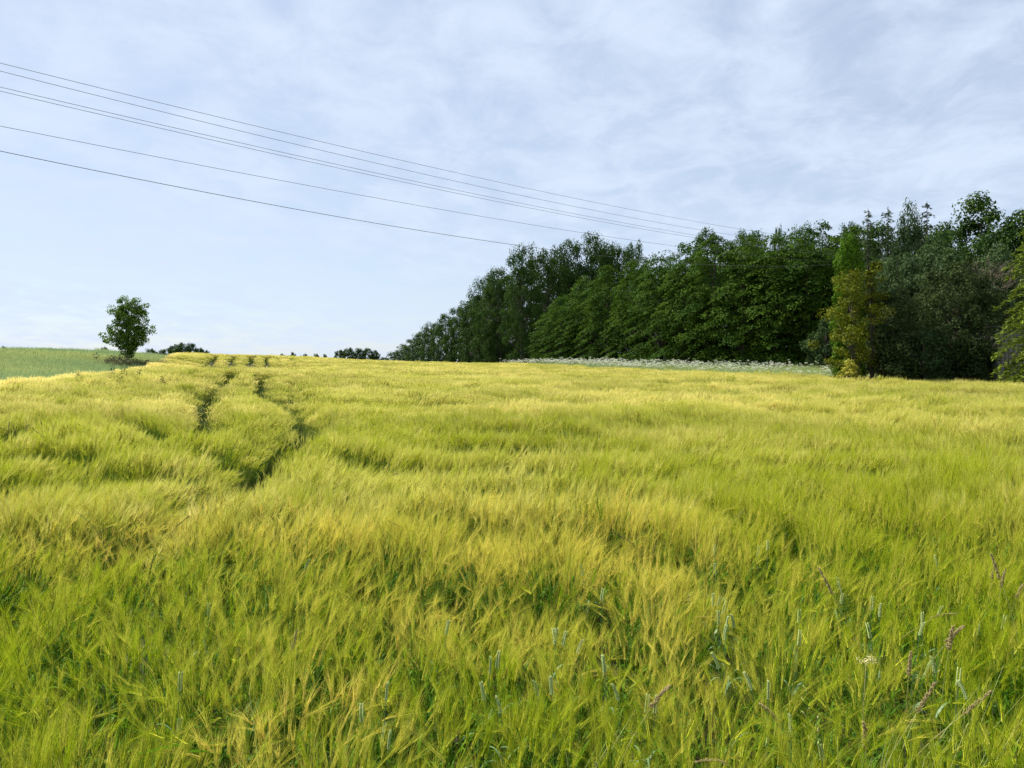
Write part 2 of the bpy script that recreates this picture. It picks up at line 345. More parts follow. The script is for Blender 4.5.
# wheel tracks through the crop, in plan
def interp_path(pts, n=60):
    p = np.array(pts, float); u = np.linspace(0, len(p) - 1, n * (len(p) - 1) // 4 + 2)
    # Catmull-Rom
    i = np.clip(np.floor(u).astype(int), 0, len(p) - 2); t = (u - i)[:, None]
    g_ = lambda k: p[np.clip(k, 0, len(p) - 1)]
    p0, p1, p2, p3 = g_(i - 1), g_(i), g_(i + 1), g_(i + 2)
    return .5 * ((2 * p1) + (-p0 + p2) * t + (2 * p0 - 5 * p1 + 4 * p2 - p3) * t * t + (-p0 + 3 * p1 - 3 * p2 + p3) * t ** 3)
TRK = [[(160, 440), (193, 430), (203, 416), (201, 400), (214, 384), (231, 371)],
       [(196, 490), (226, 474), (247, 459), (264, 444), (285, 433), (303, 424), (302, 414), (293, 404), (277, 398), (262, 392), (259, 381), (259, 373)],
       [(-90, 625), (0, 582), (80, 545), (150, 512), (200, 487)],
       [(-60, 507), (0, 486), (60, 467), (125, 451), (165, 438)],
       [(291, 399), (288, 384), (287, 377)]]
tracks = [interp_path([hit(px, Y) for px, Y in t]) for t in TRK]
for a, b in ((209, 219), (229.5, 235), (250.6, 251), (267, 265.5), (279, 277.5), (293, 290.5)):
    tracks.append(interp_path([((a + (b - a) * t - CX) / F * d, d) for t, d in ((-.15, 72), (0, 78), (.5, 95), (.9, 108))]))
TW = [.24, .22, .0, .0, .06] + [.42, .42, .42, .36, .06, .10]
def track_dist(x, y):
    o = np.full(x.shape, 9.0)
    for t, w in zip(tracks, TW):
        lo = t.min(0) - 1.5; hi = t.max(0) + 1.5
        k = np.where((x > lo[0]) & (x < hi[0]) & (y > lo[1]) & (y < hi[1]))[0]
        for j in range(0, len(k), 4000):
            q = k[j:j + 4000]
            d = np.sqrt(((np.stack([x[q], y[q]], 1)[:, None] - t[None]) ** 2).sum(-1)).min(1) - w
            o[q] = np.minimum(o[q], d)
    return o
# edges of the barley field, as distance by bearing
_ex = np.array([-700, -200, 0, 60, 110, 140, 165, 185, 205, 230, 480, 505, 530, 560, 600, 680, 760, 840, 900, 1000, 1100, 1400])
_ed = np.array([30, 35, 40, 43, 50, 66, 80, 100, 122, 130, 125, 112, 100, 92, 82, 67, 56, 46, 45, 44.5, 43, 38.])
def edge(x, y): return np.interp(CX + F * x / np.maximum(y, .1), _ex, _ed) + .8 * noise2(x * .4, y * .4, 9)

def crop_h(x, y):
    ph = y / 2.3 + .10 * x + 1.5 * noise2(x / 5.0, y / 6.0, 11) + .35 * noise2(x / 1.6, y / 2.0, 14)
    t = ph - np.floor(ph)                             # gusts have pressed the crop into rolls: steep on the near side, long slope behind
    saw = np.where(t < .14, t / .14, (1 - t) / .86) - .5
    m = np.clip(.60 + .9 * noise2(x / 3.2, y / 3.0, 15), .15, 1.1)
    d = np.hypot(x, y); amp = np.interp(d, [2, 4, 9, 35, 80], [.16, .30, .46, .40, .24])
    return .97 + amp * saw * m + .05 * noise2(x / .8, y / .7, 12) + .07 * noise2(x / 6, y / 4, 13)
def scatter(d0, d1, dens, half=.92, soft=.1):
    n = int(dens * half * (d1 * d1 - d0 * d0) * 1.0)
    y = np.sqrt(rng.uniform(d0 * d0, d1 * d1, n)); x = rng.uniform(-1, 1, n) * half * y
    y = y + rng.uniform(-soft, soft, n) * d1 * .1
    return x, y
def euler_lean(yaw, ldir, lang):
    ax = np.stack([-np.sin(ldir), np.cos(ldir), np.zeros_like(ldir)], 1); c, s = np.cos(lang), np.sin(lang); C1 = 1 - c
    K = np.zeros((len(yaw), 3, 3))
    x, y, z = ax.T
    K[:, 0, 0] = c + x * x * C1; K[:, 0, 1] = x * y * C1 - z * s; K[:, 0, 2] = x * z * C1 + y * s
    K[:, 1, 0] = y * x * C1 + z * s; K[:, 1, 1] = c + y * y * C1; K[:, 1, 2] = y * z * C1 - x * s
    K[:, 2, 0] = z * x * C1 - y * s; K[:, 2, 1] = z * y * C1 + x * s; K[:, 2, 2] = c + z * z * C1
    Z = np.zeros_like(K); Z[:, 0, 0] = np.cos(yaw); Z[:, 0, 1] = -np.sin(yaw); Z[:, 1, 0] = np.sin(yaw); Z[:, 1, 1] = np.cos(yaw); Z[:, 2, 2] = 1
    Q = K @ Z
    return np.stack([np.arctan2(Q[:, 2, 1], Q[:, 2, 2]), -np.arcsin(np.clip(Q[:, 2, 0], -1, 1)), np.arctan2(Q[:, 1, 0], Q[:, 0, 0])], 1)

def instancer(name, coll, pos, rot, scl, idx, tint, label, cat):
    me = bpy.data.meshes.new(name); n = len(pos)
    me.vertices.add(n); me.vertices.foreach_set('co', pos.ravel())
    for nm, ty, data, key in (('rot', 'FLOAT_VECTOR', rot, 'vector'), ('scl', 'FLOAT_VECTOR', scl, 'vector'), ('idx', 'INT', idx, 'value'), ('tint', 'FLOAT', tint, 'value')):
        a = me.attributes.new(nm, ty, 'POINT'); a.data.foreach_set(key, np.ascontiguousarray(data, np.int32 if ty == 'INT' else np.float32).ravel())
    me.update()
    o = obj(name, me); o['kind'] = 'stuff'; o['label'] = label; o['category'] = cat
    gt = bpy.data.node_groups.new(name + '_nodes', 'GeometryNodeTree')
    gt.interface.new_socket('Geometry', in_out='INPUT', socket_type='NodeSocketGeometry'); gt.interface.new_socket('Geometry', in_out='OUTPUT', socket_type='NodeSocketGeometry')
    n_ = gt.nodes.new; l_ = gt.links.new
    gi = n_('NodeGroupInput'); go = n_('NodeGroupOutput'); ip = n_('GeometryNodeInstanceOnPoints'); ci = n_('GeometryNodeCollectionInfo')
    ci.inputs['Collection'].default_value = coll; ci.inputs['Separate Children'].default_value = True; ci.inputs['Reset Children'].default_value = True
    def na(nm, ty):
        a = n_('GeometryNodeInputNamedAttribute'); a.data_type = ty; a.inputs['Name'].default_value = nm; return a.outputs['Attribute']
    l_(gi.outputs[0], ip.inputs['Points']); l_(ci.outputs[0], ip.inputs['Instance']); ip.inputs['Pick Instance'].default_value = True
    l_(na('idx', 'INT'), ip.inputs['Instance Index']); l_(na('rot', 'FLOAT_VECTOR'), ip.inputs['Rotation']); l_(na('scl', 'FLOAT_VECTOR'), ip.inputs['Scale'])
    l_(ip.outputs[0], go.inputs[0])
    md = o.modifiers.new('scatter', 'NODES'); md.node_group = gt
    return o

def crop_band(name, coll, nproto, d0, d1, dens, clear, label, wide=1.0, lift=0.0, soft=.1):
    x, y = scatter(d0, d1, dens, soft=soft)
    td = track_dist(x, y); e = edge(x, y); k = (y < e) & (td > clear) & (y > 1.15)
    x, y, td, e = x[k], y[k], td[k], e[k]; n = len(x)
    h = crop_h(x, y) * rng.normal(1, np.where(y < 8, .075, .05), n)
    h *= np.interp(td, [clear, clear + .45], [.62, 1.0])
    wind = .6 + 2.4 * noise2(x / 4.5, y / 3.5, 21) + .8 * noise2(x / 1.2, y / 1.0, 24)
    yaw = wind + rng.normal(0, 1, n) * np.interp(y, [4, 9], [2.0, .75])
    near = np.interp(y, [4, 9], [.35, 1]); lang = near * np.clip(.03 + .20 * noise2(x / 2.0, y / 1.6, 22), 0.0, .4) + rng.normal(0, .06, n)
    # tint: patchy ripeness, ripest along the left border of the field
    px = CX + F * x / y
    t = np.interp(y, [2, 9, 25, 60], [.02, .16, .42, .52]) + .29 * np.clip(noise2(x / 3.5, y / 2.5, 31) * .8 + .35 * noise2(x / .9, y / .8, 32), -.3, 1) + rng.normal(0, .16, n)  # distance ramp paints in the shade seen when looking down between near stalks
    t += np.where(px < 215, np.clip(1 - (e - y) / 7.0, 0, 1) * .75, 0) * np.clip((y - 28) / 6, 0, 1)
    t = t + lift * np.clip((y - 3.5) / 4, 0, 1)
    for gx_, gy_, ga, gr in ((270, 700, .6, .30), (330, 690, .25, .3), (455, 560, .15, .6), (690, 640, .35, .3), (100, 690, .3, .3)):       # early ripe patches
        qx, qy = hit(gx_, gy_); t = t + ga * np.exp(-((x - qx) ** 2 + (y - qy) ** 2) / gr ** 2)
    pos = np.stack([x, y, ground_z(x, y) - .01], 1)
    s = rng.normal(1, .05, n)
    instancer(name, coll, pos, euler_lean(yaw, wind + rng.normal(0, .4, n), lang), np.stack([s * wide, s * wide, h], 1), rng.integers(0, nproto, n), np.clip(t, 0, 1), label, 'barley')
    return n
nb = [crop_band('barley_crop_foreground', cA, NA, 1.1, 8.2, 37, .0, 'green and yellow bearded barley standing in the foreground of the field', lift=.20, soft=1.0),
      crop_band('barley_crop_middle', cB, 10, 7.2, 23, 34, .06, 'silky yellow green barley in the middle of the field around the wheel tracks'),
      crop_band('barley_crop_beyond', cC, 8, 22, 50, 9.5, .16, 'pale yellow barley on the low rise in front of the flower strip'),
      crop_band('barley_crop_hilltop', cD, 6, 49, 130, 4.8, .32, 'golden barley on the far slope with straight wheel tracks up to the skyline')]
print('barley instances', nb)
# ------------------------------------------------------------------ meadow bank on the left, flower strip on the right
cG = bpy.data.collections.new('grass_tufts'); cU = bpy.data.collections.new('flower_tufts')
def grass_tuft(n, rad, h, w, mat_i=0, mb=None, lean=.3):
    mb = mb or MB()
    for i in range(n):
        r = rad * math.sqrt(rng.uniform()); a = rng.uniform(0, 6.28); b = np.array([r * math.cos(a), r * math.sin(a), 0]); ph = rng.uniform(0, 6.28)
        hh = h * rng.uniform(.55, 1.1); o = np.array([math.cos(ph), math.sin(ph), 0]) * hh * rng.uniform(.1, lean * 2)
        mb.ribbon([b, b + o * .35 + np.array([0, 0, hh * .6]), b + o + np.array([0, 0, hh])], [w, w * .8, w * .1], (-math.sin(ph), math.cos(ph), 0), mat_i)
    return mb
for i in range(6): proto(cG, 'grass_tuft_%d' % i, grass_tuft(60, .55, .55, .02), [M['grass']])
cT = bpy.data.collections.new('track_tufts')
for i in range(4): proto(cT, 'track_tuft_%d' % i, grass_tuft(40, .25, .40, .010, lean=.4), [M['weed']])
for i in range(8):                                     # umbels over tall grass
    mb = grass_tuft(22, .38, .80, .016, 0, lean=.2)
    for j in range(1 + (i % 4)):
        bx, by = rng.normal(0, .22, 2); hh = rng.uniform(.80, 1.12); tip = np.array([bx + rng.normal(0, .05), by + rng.normal(0, .05), hh])
        mb.tube([(bx, by, 0), tip * [1, 1, .7], tip], [.006, .005, .004], 3, 1)
        for q in range(8):
            a = rng.uniform(0, 6.28); r = .085 * math.sqrt(rng.uniform()); c = tip + np.array([r * math.cos(a), r * math.sin(a), .02 + .03 * rng.uniform()])
            mb.ribbon([tip - [0, 0, .05], c], [.004, .003], (0.7, .7, 0), 1)
            mb.leaves(c + rng.normal(0, .012, (2, 3)), np.array([0, 0, 1.]) + rng.normal(0, .45, (2, 3)), .045, .9, 2)
    proto(cU, 'umbel_tuft_%d' % i, mb, [M['tallgrass'], M['tallgrass'], M['petal']])
# meadow: beyond the field's left border
x = rng.uniform(-150, 10, 60000); y = rng.uniform(34, 150, 60000); e = edge(x, y); px = CX + F * x / y
k = (y > e + .2) & (px < 226) & (px > -330) & ((px < 200) | (y > 124)); x, y, px = x[k], y[k], px[k]
n = len(x); s = rng.normal(1, .12, n) * (1 + .25 * noise2(x / 5, y / 5, 41))
instancer('meadow_grass', cG, np.stack([x, y, ground_z(x, y) - .02], 1), euler_lean(rng.uniform(0, 6.28, n), .4 + noise2(x / 9, y / 9, 42), np.full(n, .18)), np.stack([s * 1.2, s * 1.2, s * np.where(y < 60, 1.5, 1.15)], 1),
          rng.integers(0, 6, n), np.clip(.5 + .7 * noise2(x / 8, y / 8, 43), 0, 1), 'tall blue green meadow grass on the bank behind the barley', 'grass')
tp = np.concatenate([np.repeat(t, 5, 0) for t in tracks[:2]] + [np.repeat(t, 2, 0) for t in tracks[4:]]); tp = tp + rng.normal(0, .16, tp.shape); tp = tp[tp[:, 1] > 2]; n = len(tp); s = rng.uniform(.4, .8, n)
instancer('track_grass', cT, np.stack([tp[:, 0], tp[:, 1], ground_z(tp[:, 0], tp[:, 1])], 1), euler_lean(rng.uniform(0, 6.28, n), rng.uniform(0, 6.28, n), np.full(n, .2)), np.stack([s, s, s], 1), rng.integers(0, 4, n), rng.uniform(0, .2, n), 'short dark green growth in the bottom of the wheel tracks', 'grass')
# flower strip between the barley and the wood
x = rng.uniform(-10, 70, 30000); y = rng.uniform(40, 118, 30000); px = CX + F * x / y; e = edge(x, y)
dep = np.interp(px, [480, 500, 600, 700, 840, 860], [0, 10, 17, 19, 22, 22])
k = (px > 492) & (px < 868) & (y > e - .2) & (y < e + dep); x, y, px, e = x[k], y[k], px[k], e[k]; n = len(x)
white = np.clip(np.interp(px, [492, 540, 700, 780, 850], [.48, .48, .40, .22, .08]) * np.clip((y - e) / 4.5, .12, 1) + .25 * noise2(x / 3, y / 3, 44), 0, 1)
fl = rng.uniform(0, 1, n) < white
idx = np.where(fl, rng.integers(1, 8, n), rng.choice([0, 4], n))
for nm, sel, cl, ix, lab in (('flower_strip', fl, cU, idx, 'strip of white umbel flowers between the barley and the dark wood'),):
    m_ = sel.sum(); s = rng.normal(1, .1, m_) * np.interp(px[sel], [500, 700], [1.3, 1.1])
    instancer(nm, cl, np.stack([x[sel], y[sel], ground_z(x[sel], y[sel]) - .02], 1), euler_lean(rng.uniform(0, 6.28, m_), np.full(m_, .4), np.full(m_, .08)), np.stack([s, s, s], 1), ix[sel], np.zeros(m_), lab, 'flowers')
g_ = ~fl; m_ = g_.sum(); s = rng.normal(1.2, .15, m_)
instancer('verge_grass', cG, np.stack([x[g_], y[g_], ground_z(x[g_], y[g_]) - .02], 1), euler_lean(rng.uniform(0, 6.28, m_), np.full(m_, .4), np.full(m_, .1)), np.stack([s, s, s * 1.4], 1), rng.integers(0, 6, m_), rng.uniform(0, .5, m_),
          'pale tall grass growing among the white flowers by the wood', 'grass')
# rough grass under the trees and in front of the shrubs
x = rng.uniform(10, 48, 5000); y = rng.uniform(40, 60, 5000); px = CX + F * x / y; e = edge(x, y)
k = (px > 845) & (px < 1150) & (y > e) & (y < e + 5); x, y = x[k], y[k]; n = len(x); s = rng.normal(1, .15, n)
instancer('hedge_grass', cG, np.stack([x, y, ground_z(x, y) - .02], 1), euler_lean(rng.uniform(0, 6.28, n), np.full(n, .4), np.full(n, .1)), np.stack([s, s, s * 1.25], 1), rng.integers(0, 6, n), rng.uniform(0, .6, n),
          'rough green grass along the foot of the dark shrubs', 'grass')

# ------------------------------------------------------------------ trees
def unit(v): return v / (np.linalg.norm(v, axis=-1, keepdims=True) + 1e-9)
def trunk_mesh(H, r, limbs, lean=(0, 0), sides=7):
    """trunk of height H and limbs reaching to given crown points"""
    mb = MB(); k = 7; s = np.linspace(0, 1, k)
    wob = np.cumsum(rng.normal(0, .02 * H / k, (k, 2)), 0)
    pts = np.stack([lean[0] * s + wob[:, 0], lean[1] * s + wob[:, 1], H * s], 1); pts[0, 2] = -.3
    mb.tube(pts, r * np.array([1.35, 1.0, .85, .7, .55, .38, .15]), sides)
    for c in limbs:
        u = np.clip((c[2] / H) * rng.uniform(.45, .8), .08, .92); b = np.array([np.interp(u, s, pts[:, q]) for q in range(3)])
        mid = (b + c) / 2 + np.array([0, 0, rng.uniform(.0, .12) * np.linalg.norm(c - b)])
        rr = r * (1 - u) * .42 + .02
        mb.tube([b, mid, c], [rr, rr * .55, rr * .15], 4)
    return mb
def clumps(n, H, rad, prof, base, inner=.45, lump=.25):
    """crown clump centres: prof(u) is the radius profile from the crown base (u=0) to the top (u=1)"""
    u = rng.uniform(0, 1, n * 3); pr = prof(u); keep = rng.uniform(0, 1, n * 3) < (pr / pr.max()) ** 1.2 + .08
    u = u[keep][:n]; pr = prof(u); a = rng.uniform(0, 6.28, len(u))
    lob = 1 + lump * np.sin(a * 3 + 2 * u * 3 + rng.uniform(0, 6)) * .6 + lump * rng.normal(0, .6, len(u))
    q = np.sqrt(rng.uniform(inner ** 2, 1, len(u)))
    r = rad * pr * q * lob
    return np.stack([r * np.cos(a), r * np.sin(a), base + (H - base) * u], 1), a
def crown_broad(cent, n_leaf, rx, rz, size, up=.5, droop=0.0, asp=.6, outw=.5):
    mb = MB(); m = len(cent)
    sc = rng.uniform(.65, 1.3, m)
    c = np.repeat(cent, n_leaf, 0); s = np.repeat(sc, n_leaf)[:, None]
    rad = np.repeat(unit(cent * [1, 1, 0] + 1e-6), n_leaf, 0)
    g3 = unit(rng.normal(size=(len(c), 3))) * (rng.uniform(0.15, 1, (len(c), 1)) ** .5)
    off = g3 * np.array([rx, rx, rz]) * s
    outd = (off * rad).sum(1, keepdims=True)
    off[:, 2:3] -= droop * outd + droop * .25 * np.abs(outd)
    nrm = unit(g3) * outw + rad * (.2 + droop * .5) + np.array([0, 0, up]) + rng.normal(0, .35, (len(c), 3))
    mb.leaves(c + off, nrm, size * rng.uniform(.7, 1.3, len(c)), asp)
    return mb

SP = {}     # species: list of (trunk mesh, crown mesh, height, crown radius)
def species(key, n, fn):
    SP[key] = [fn(i) for i in range(n)]
def mk(key, i, tr, cr, lm, H, Rr):
    return (tr.mesh(key + '_trunk', M['bark'], True), cr.mesh(key + '_crown', lm), H, Rr)
def f_beech(i):
    H, Rr = 15., 4.6
    prof = lambda u: np.interp(u, [0, .08, .3, .6, .85, 1], [.75, .95, 1.0, .85, .55, .12])
    c, a = clumps(270, H - .3, Rr, prof, .5, .45, .20)
    cr = crown_broad(c, 60, 1.30, .20, .30, up=.75, droop=.45, outw=.12)
    return mk('beech', i, trunk_mesh(H * .9, .28, c[::7]), cr, M['beech'], H, Rr)
def f_oak(i):
    H, Rr = 20., 5.5
    prof = lambda u: np.interp(u, [0, .15, .4, .7, .9, 1], [.7, .9, 1.0, .92, .65, .25])
    c, a = clumps(190, H - .8, Rr, prof, .8, .35, .24)
    cr = crown_broad(c, 90, 1.35, .95, .36, up=.45, outw=.7)
    return mk('oak', i, trunk_mesh(H * .85, .42, c[::3]), cr, M['oak'], H, Rr)
def f_far(i):
    H, Rr = 10., 4.2
    prof = lambda u: np.interp(u, [0, .3, .6, .85, 1], [.55, .95, 1.0, .75, .25])
    c, a = clumps(95, H - .6, Rr, prof, 1.2, .4, .3)
    cr = crown_broad(c, 55, 1.0, .75, .42, up=.4, outw=.7)
    return mk('far', i, trunk_mesh(H * .8, .3, c[::4]), cr, M['oak'], H, Rr)
def f_pale(i):
    H, Rr = 12., 3.4
    prof = lambda u: np.interp(u, [0, .25, .6, .85, 1], [.5, .9, 1, .7, .15])
    c, a = clumps(190, H - .5, Rr, prof, .8, .3, .30)
    cr = crown_broad(c, 64, .9, .65, .26, up=.5, outw=.5)
    return mk('pale', i, trunk_mesh(H * .9, .22, c[::4]), cr, M['pale'], H, Rr)
def conifer(H, Rr, tiers, mat, key, needle=.34, droop=.25, dens=46, thin=.0):
    mb = MB(); tr = MB()
    tr.tube([(0, 0, -.2), (0, 0, H * .5), (0, 0, H)], [.17, .1, .015], 6)
    for t in range(tiers):
        u = (t + .5) / tiers; r = Rr * (1 - u) ** .7 + .22
        nb_ = max(3, int((9 if tiers < 40 else 5) - 3 * u))
        a0 = rng.uniform(0, 6.28)
        for b in range(nb_):
            if rng.uniform() < thin: continue
            a = a0 + b * 6.28 / nb_ + rng.normal(0, .2); rr = r * rng.uniform(.5, 1.2); z = H * min(.985, .05 + .94 * (u + rng.uniform(-1.5, 1.5) / tiers)); o = np.array([math.cos(a), math.sin(a), 0])
            tt = np.linspace(0, 1, 4); br = np.array([0, 0, z]) + o * (rr * tt)[:, None] + np.array([0, 0, 1.]) * (rr * (.28 * tt - (droop + .28) * tt ** 2 + .08 * tt ** 4))[:, None]
            tr.tube(br, [.03, .022, .014, .006], 3)
            m = max(6, int(dens * rr / Rr)); q = rng.uniform(.15, 1, m); p = np.stack([np.interp(q, tt, br[:, j]) for j in range(3)], 1)
            side = np.array([-o[1], o[0], 0]); wd = rr * .28 * (1.1 - q)
            p += side * (rng.uniform(-1, 1, m) * wd)[:, None] + np.array([0, 0, 1.]) * rng.normal(-.06, .06, m)[:, None]
            T = o + side * rng.uniform(-1, 1, m)[:, None] + rng.normal(0, .25, (m, 3))
            mb.leaves(p, np.array([0, 0, 1.]) + rng.normal(0, .45, (m, 3)), needle * rng.uniform(.7, 1.25, m), .34, 0, .1, T)
    return (tr.mesh(key + '_trunk', M['bark'], True), mb.mesh(key + '_crown', mat), H, Rr)

def f_ash(i):
    H, Rr = 14., 3.6
    prof = lambda u: np.interp(u, [0, .2, .55, .8, 1], [.7, .9, 1, .75, .2])
    c, a = clumps(200, H - .5, Rr, prof, .6, .3, .28)
    cr = crown_broad(c, 74, .95, .7, .28, up=.45, outw=.6)
    return mk('ash', i, trunk_mesh(H * .85, .25, c[::4]), cr, M['oak'], H, Rr)
species('ash', 3, f_ash)
species('beech', 4, f_beech); species('oak', 4, f_oak); species('far', 3, f_far); species('pale', 3, f_pale)
SP['larch'] = [conifer(16, 2.7, 64, M['larch'], 'larch', .30, .38, 40, .1) for i in range(2)]
SP['spruce'] = [conifer(16, 2.6, 56, M['conifer'], 'spruce', .30, .35, 40) for i in range(2)]
SP['goldspruce'] = [conifer(10, 2.6, 26, M['goldspruce'], 'gold_spruce', .30, .42, 70)]
_cnt = {}
def plant(key, name, label, cat, px, d, topY, wpx=None, group=None, var=None, dz=0.0):
    """stand a tree at bearing px and distance d, as tall as the sight line to topY demands"""
    i = _cnt.get(key, 0); _cnt[key] = i + 1
    tm, cm, H, Rr = SP[key][(i if var is None else var) % len(SP[key])]
    x, y, z = at(px, d); h = CAMZ + (HY - topY) / F * d - z
    sz = h / H; sx = sz if wpx is None else (wpx * d / F / 2) / Rr
    o = thing(name, label, cat, (x, y, z + dz), rng.uniform(0, 6.28), (sx, sx, sz), group)
    obj('trunk', tm, o); obj('crown', cm, o)
    return o

# the row of hornbeams along the field, nearest first
ORD = ('first', 'second', 'third', 'fourth', 'fifth', 'sixth', 'seventh', 'eighth', 'ninth', 'tenth', 'eleventh', 'twelfth', 'thirteenth', 'fourteenth', 'fifteenth', 'sixteenth')
for k_, (px, d, ty, w) in enumerate(((838, 77, 232, 62), (806, 78, 226, 64), (775, 80, 231, 62), (744, 82.5, 233, 62), (714, 86, 232, 60), (686, 90, 242, 58), (660, 95, 251, 54), (634, 101, 258, 50), (608, 107, 263, 48), (584, 113, 276, 44), (563, 118, 293, 38), (547, 123, 312, 30))):
    w *= 1.15
    plant('beech', 'hornbeam_tree', ORD[k_] + ' tree from the golden cypress in the dense layered row behind white flowers', 'tree', px, d, ty, w, 'row of dense trees behind the flower strip')
# a second rank just behind closes the wood
for px, d, ty, w in ((858, 88, 222, 64), (822, 90, 221, 60), (790, 92, 228, 60), (757, 95, 229, 56), (730, 98, 238, 52), (700, 102, 236, 54), (672, 108, 250, 50), (645, 113, 256, 44)):
    plant('beech', 'hornbeam_tree', 'tree of the second rank showing its top above the layered green row', 'tree', px, d, ty, w, 'second rank of the wood')
for px, d, ty, w in ((707, 112, 224, 34), (744, 108, 226, 30), (803, 104, 218, 34), (778, 106, 220, 14), (850, 100, 218, 36), (756, 120, 230, 30)):
    plant('oak', 'oak_tree', 'dark tree whose narrow crown pokes above the layered green row', 'tree', px, d, ty, w, 'tops rising out of the wood')
for px, d, ty, w in ((905, 84, 262, 70), (868, 104, 240, 74), (832, 108, 240, 70), (800, 112, 245, 66), (768, 116, 250, 66), (735, 120, 252, 64), (702, 126, 258, 60), (668, 132, 268, 58), (955, 80, 250, 80), (1005, 76, 245, 80)):
    plant('beech', 'hornbeam_tree', 'shaded tree deep in the wood seen only through gaps in the row', 'tree', px, d, ty, w, 'trees deep in the wood')
# tall open crowned oaks at the far end of the row
for k_, (px, d, ty, w) in enumerate(((522, 134, 238, 38), (548, 137, 242, 40), (570, 140, 236, 40), (592, 140, 229, 42), (615, 142, 234, 36), (634, 144, 236, 30), (604, 150, 244, 50))):
    plant('oak', 'oak_tree', (ORD[k_] + ' of the tall knobbly oaks above the layered row, counted from the skyline end') if k_ < 6 else 'tall oak half hidden behind the other oaks of the knobbly group', 'tree', px, d, ty, w, 'tall oaks at the end of the row')
for k_, (px, d, ty, w) in enumerate(((498, 150, 264, 40), (486, 162, 272, 36), (472, 176, 296, 34), (459, 196, 304, 32), (446, 218, 312, 30), (434, 245, 319, 28), (423, 275, 329, 24), (413, 310, 337, 22), (404, 345, 343, 20), (394, 385, 350, 18), (508, 168, 270, 40), (530, 165, 262, 44), (560, 165, 250, 44), (480, 190, 290, 36), (384, 420, 356, 14))):
    plant('oak', 'oak_tree', (ORD[k_] + ' tree from the tall oaks along the wood edge shrinking away to the skyline') if k_ < 10 else ('last tiny tree where the wood edge meets the skyline' if k_ == 14 else 'dark tree filling the wood behind its outer edge trees'), 'tree', px, d, ty, w, 'wood edge running to the skyline')
# trees rising behind the shrubs on the right
plant('larch', 'larch_tree', 'thin dark larch with a bare spiky tip behind the green columnar thuja', 'tree', 868, 66, 208, 56)
plant('larch', 'larch_tree', 'feathery larch beside the thin spiky one above the shrubs', 'tree', 888, 65, 206, 62)
plant('pale', 'birch_tree', 'airy tree with a lopsided open top between larch and pointed spruce', 'tree', 909, 64, 197, 34)
plant('spruce', 'spruce_tree', 'dark pointed spruce top showing above the grey green willow', 'tree', 927, 66, 201, 58)
plant('ash', 'ash_tree', 'low dark tree closing the gap between the two larches', 'tree', 880, 70, 222, 64)
plant('ash', 'ash_tree', 'dark tree behind the pointed spruce and the airy tree', 'tree', 916, 70, 217, 60)
plant('ash', 'ash_tree', 'low dark tree filling the dip beside the pointed spruce', 'tree', 950, 64, 212, 60)
plant('ash', 'ash_tree', 'broad tall tree with the highest crown of the wood behind the brown twigged plum', 'tree', 981, 60, 193, 84)
plant('ash', 'ash_tree', 'broad tree behind the weathered shed and the golden spruce', 'tree', 1020, 58, 204, 76)
plant('ash', 'ash_tree', 'dark tree standing outside the golden spruce by the shed', 'tree', 1064, 58, 200, 80)
plant('pale', 'willow_tree', 'grey green willow with silvery leaves behind the golden cypress', 'tree', 898, 54, 247, 62)
plant('pale', 'willow_tree', 'light green bushy tree behind the dark plum shrubs', 'tree', 934, 53, 236, 74)
plant('pale', 'willow_tree', 'dull green tree wedged between the dark plum and the tall oak', 'tree', 1000, 53, 240, 60)
# golden spruce at the border
plant('goldspruce', 'golden_spruce', 'yellow green spruce with drooping boughs in front of the weathered shed', 'tree', 1037, 41, 194, 92)
# far clumps on the skyline
for px, d, ty, w in ((340, 215, 349, 14), (349, 220, 347, 17), (359, 222, 348, 16), (368, 225, 347, 16), (375, 226, 350, 12)):
    plant('far', 'skyline_tree', 'small round tree in the dark clump on the skyline left of the wood', 'tree', px, d, ty, w, 'clump of round trees on the skyline')
for px, d, ty, w in ((163, 190, 349, 16), (173, 185, 345, 16), (181, 180, 342, 18), (191, 182, 343, 18), (200, 186, 347, 12), (150, 190, 348, 16), (207, 188, 350, 8)):
    plant('far', 'skyline_tree', 'dark tree in the clump on the skyline just right of the lone maple', 'tree', px, d, ty, w, 'clump beside the lone maple')
for px, d, ty, w in ((272, 260, 354, 8), (282, 258, 353, 9), (293, 262, 352, 9), (305, 258, 353, 10), (316, 262, 353, 9), (325, 264, 354, 8)):
    plant('far', 'skyline_tree', 'tiny distant tree peeping over the crest above the wheel tracks', 'tree', px, d, ty, w, 'tiny trees over the crest')
for px, d, ty, w, lab in ((104, 200, 346, 13, 'tiny distant bush on the meadow skyline close to the lone maple'), (51, 230, 347, 5, 'single speck of a bush on the meadow skyline far from the maple'), (4, 220, 346, 10, 'low dark bush on the skyline at the far end of the meadow')):
    plant('far', 'skyline_bush', lab, 'bush', px, d, ty, w)

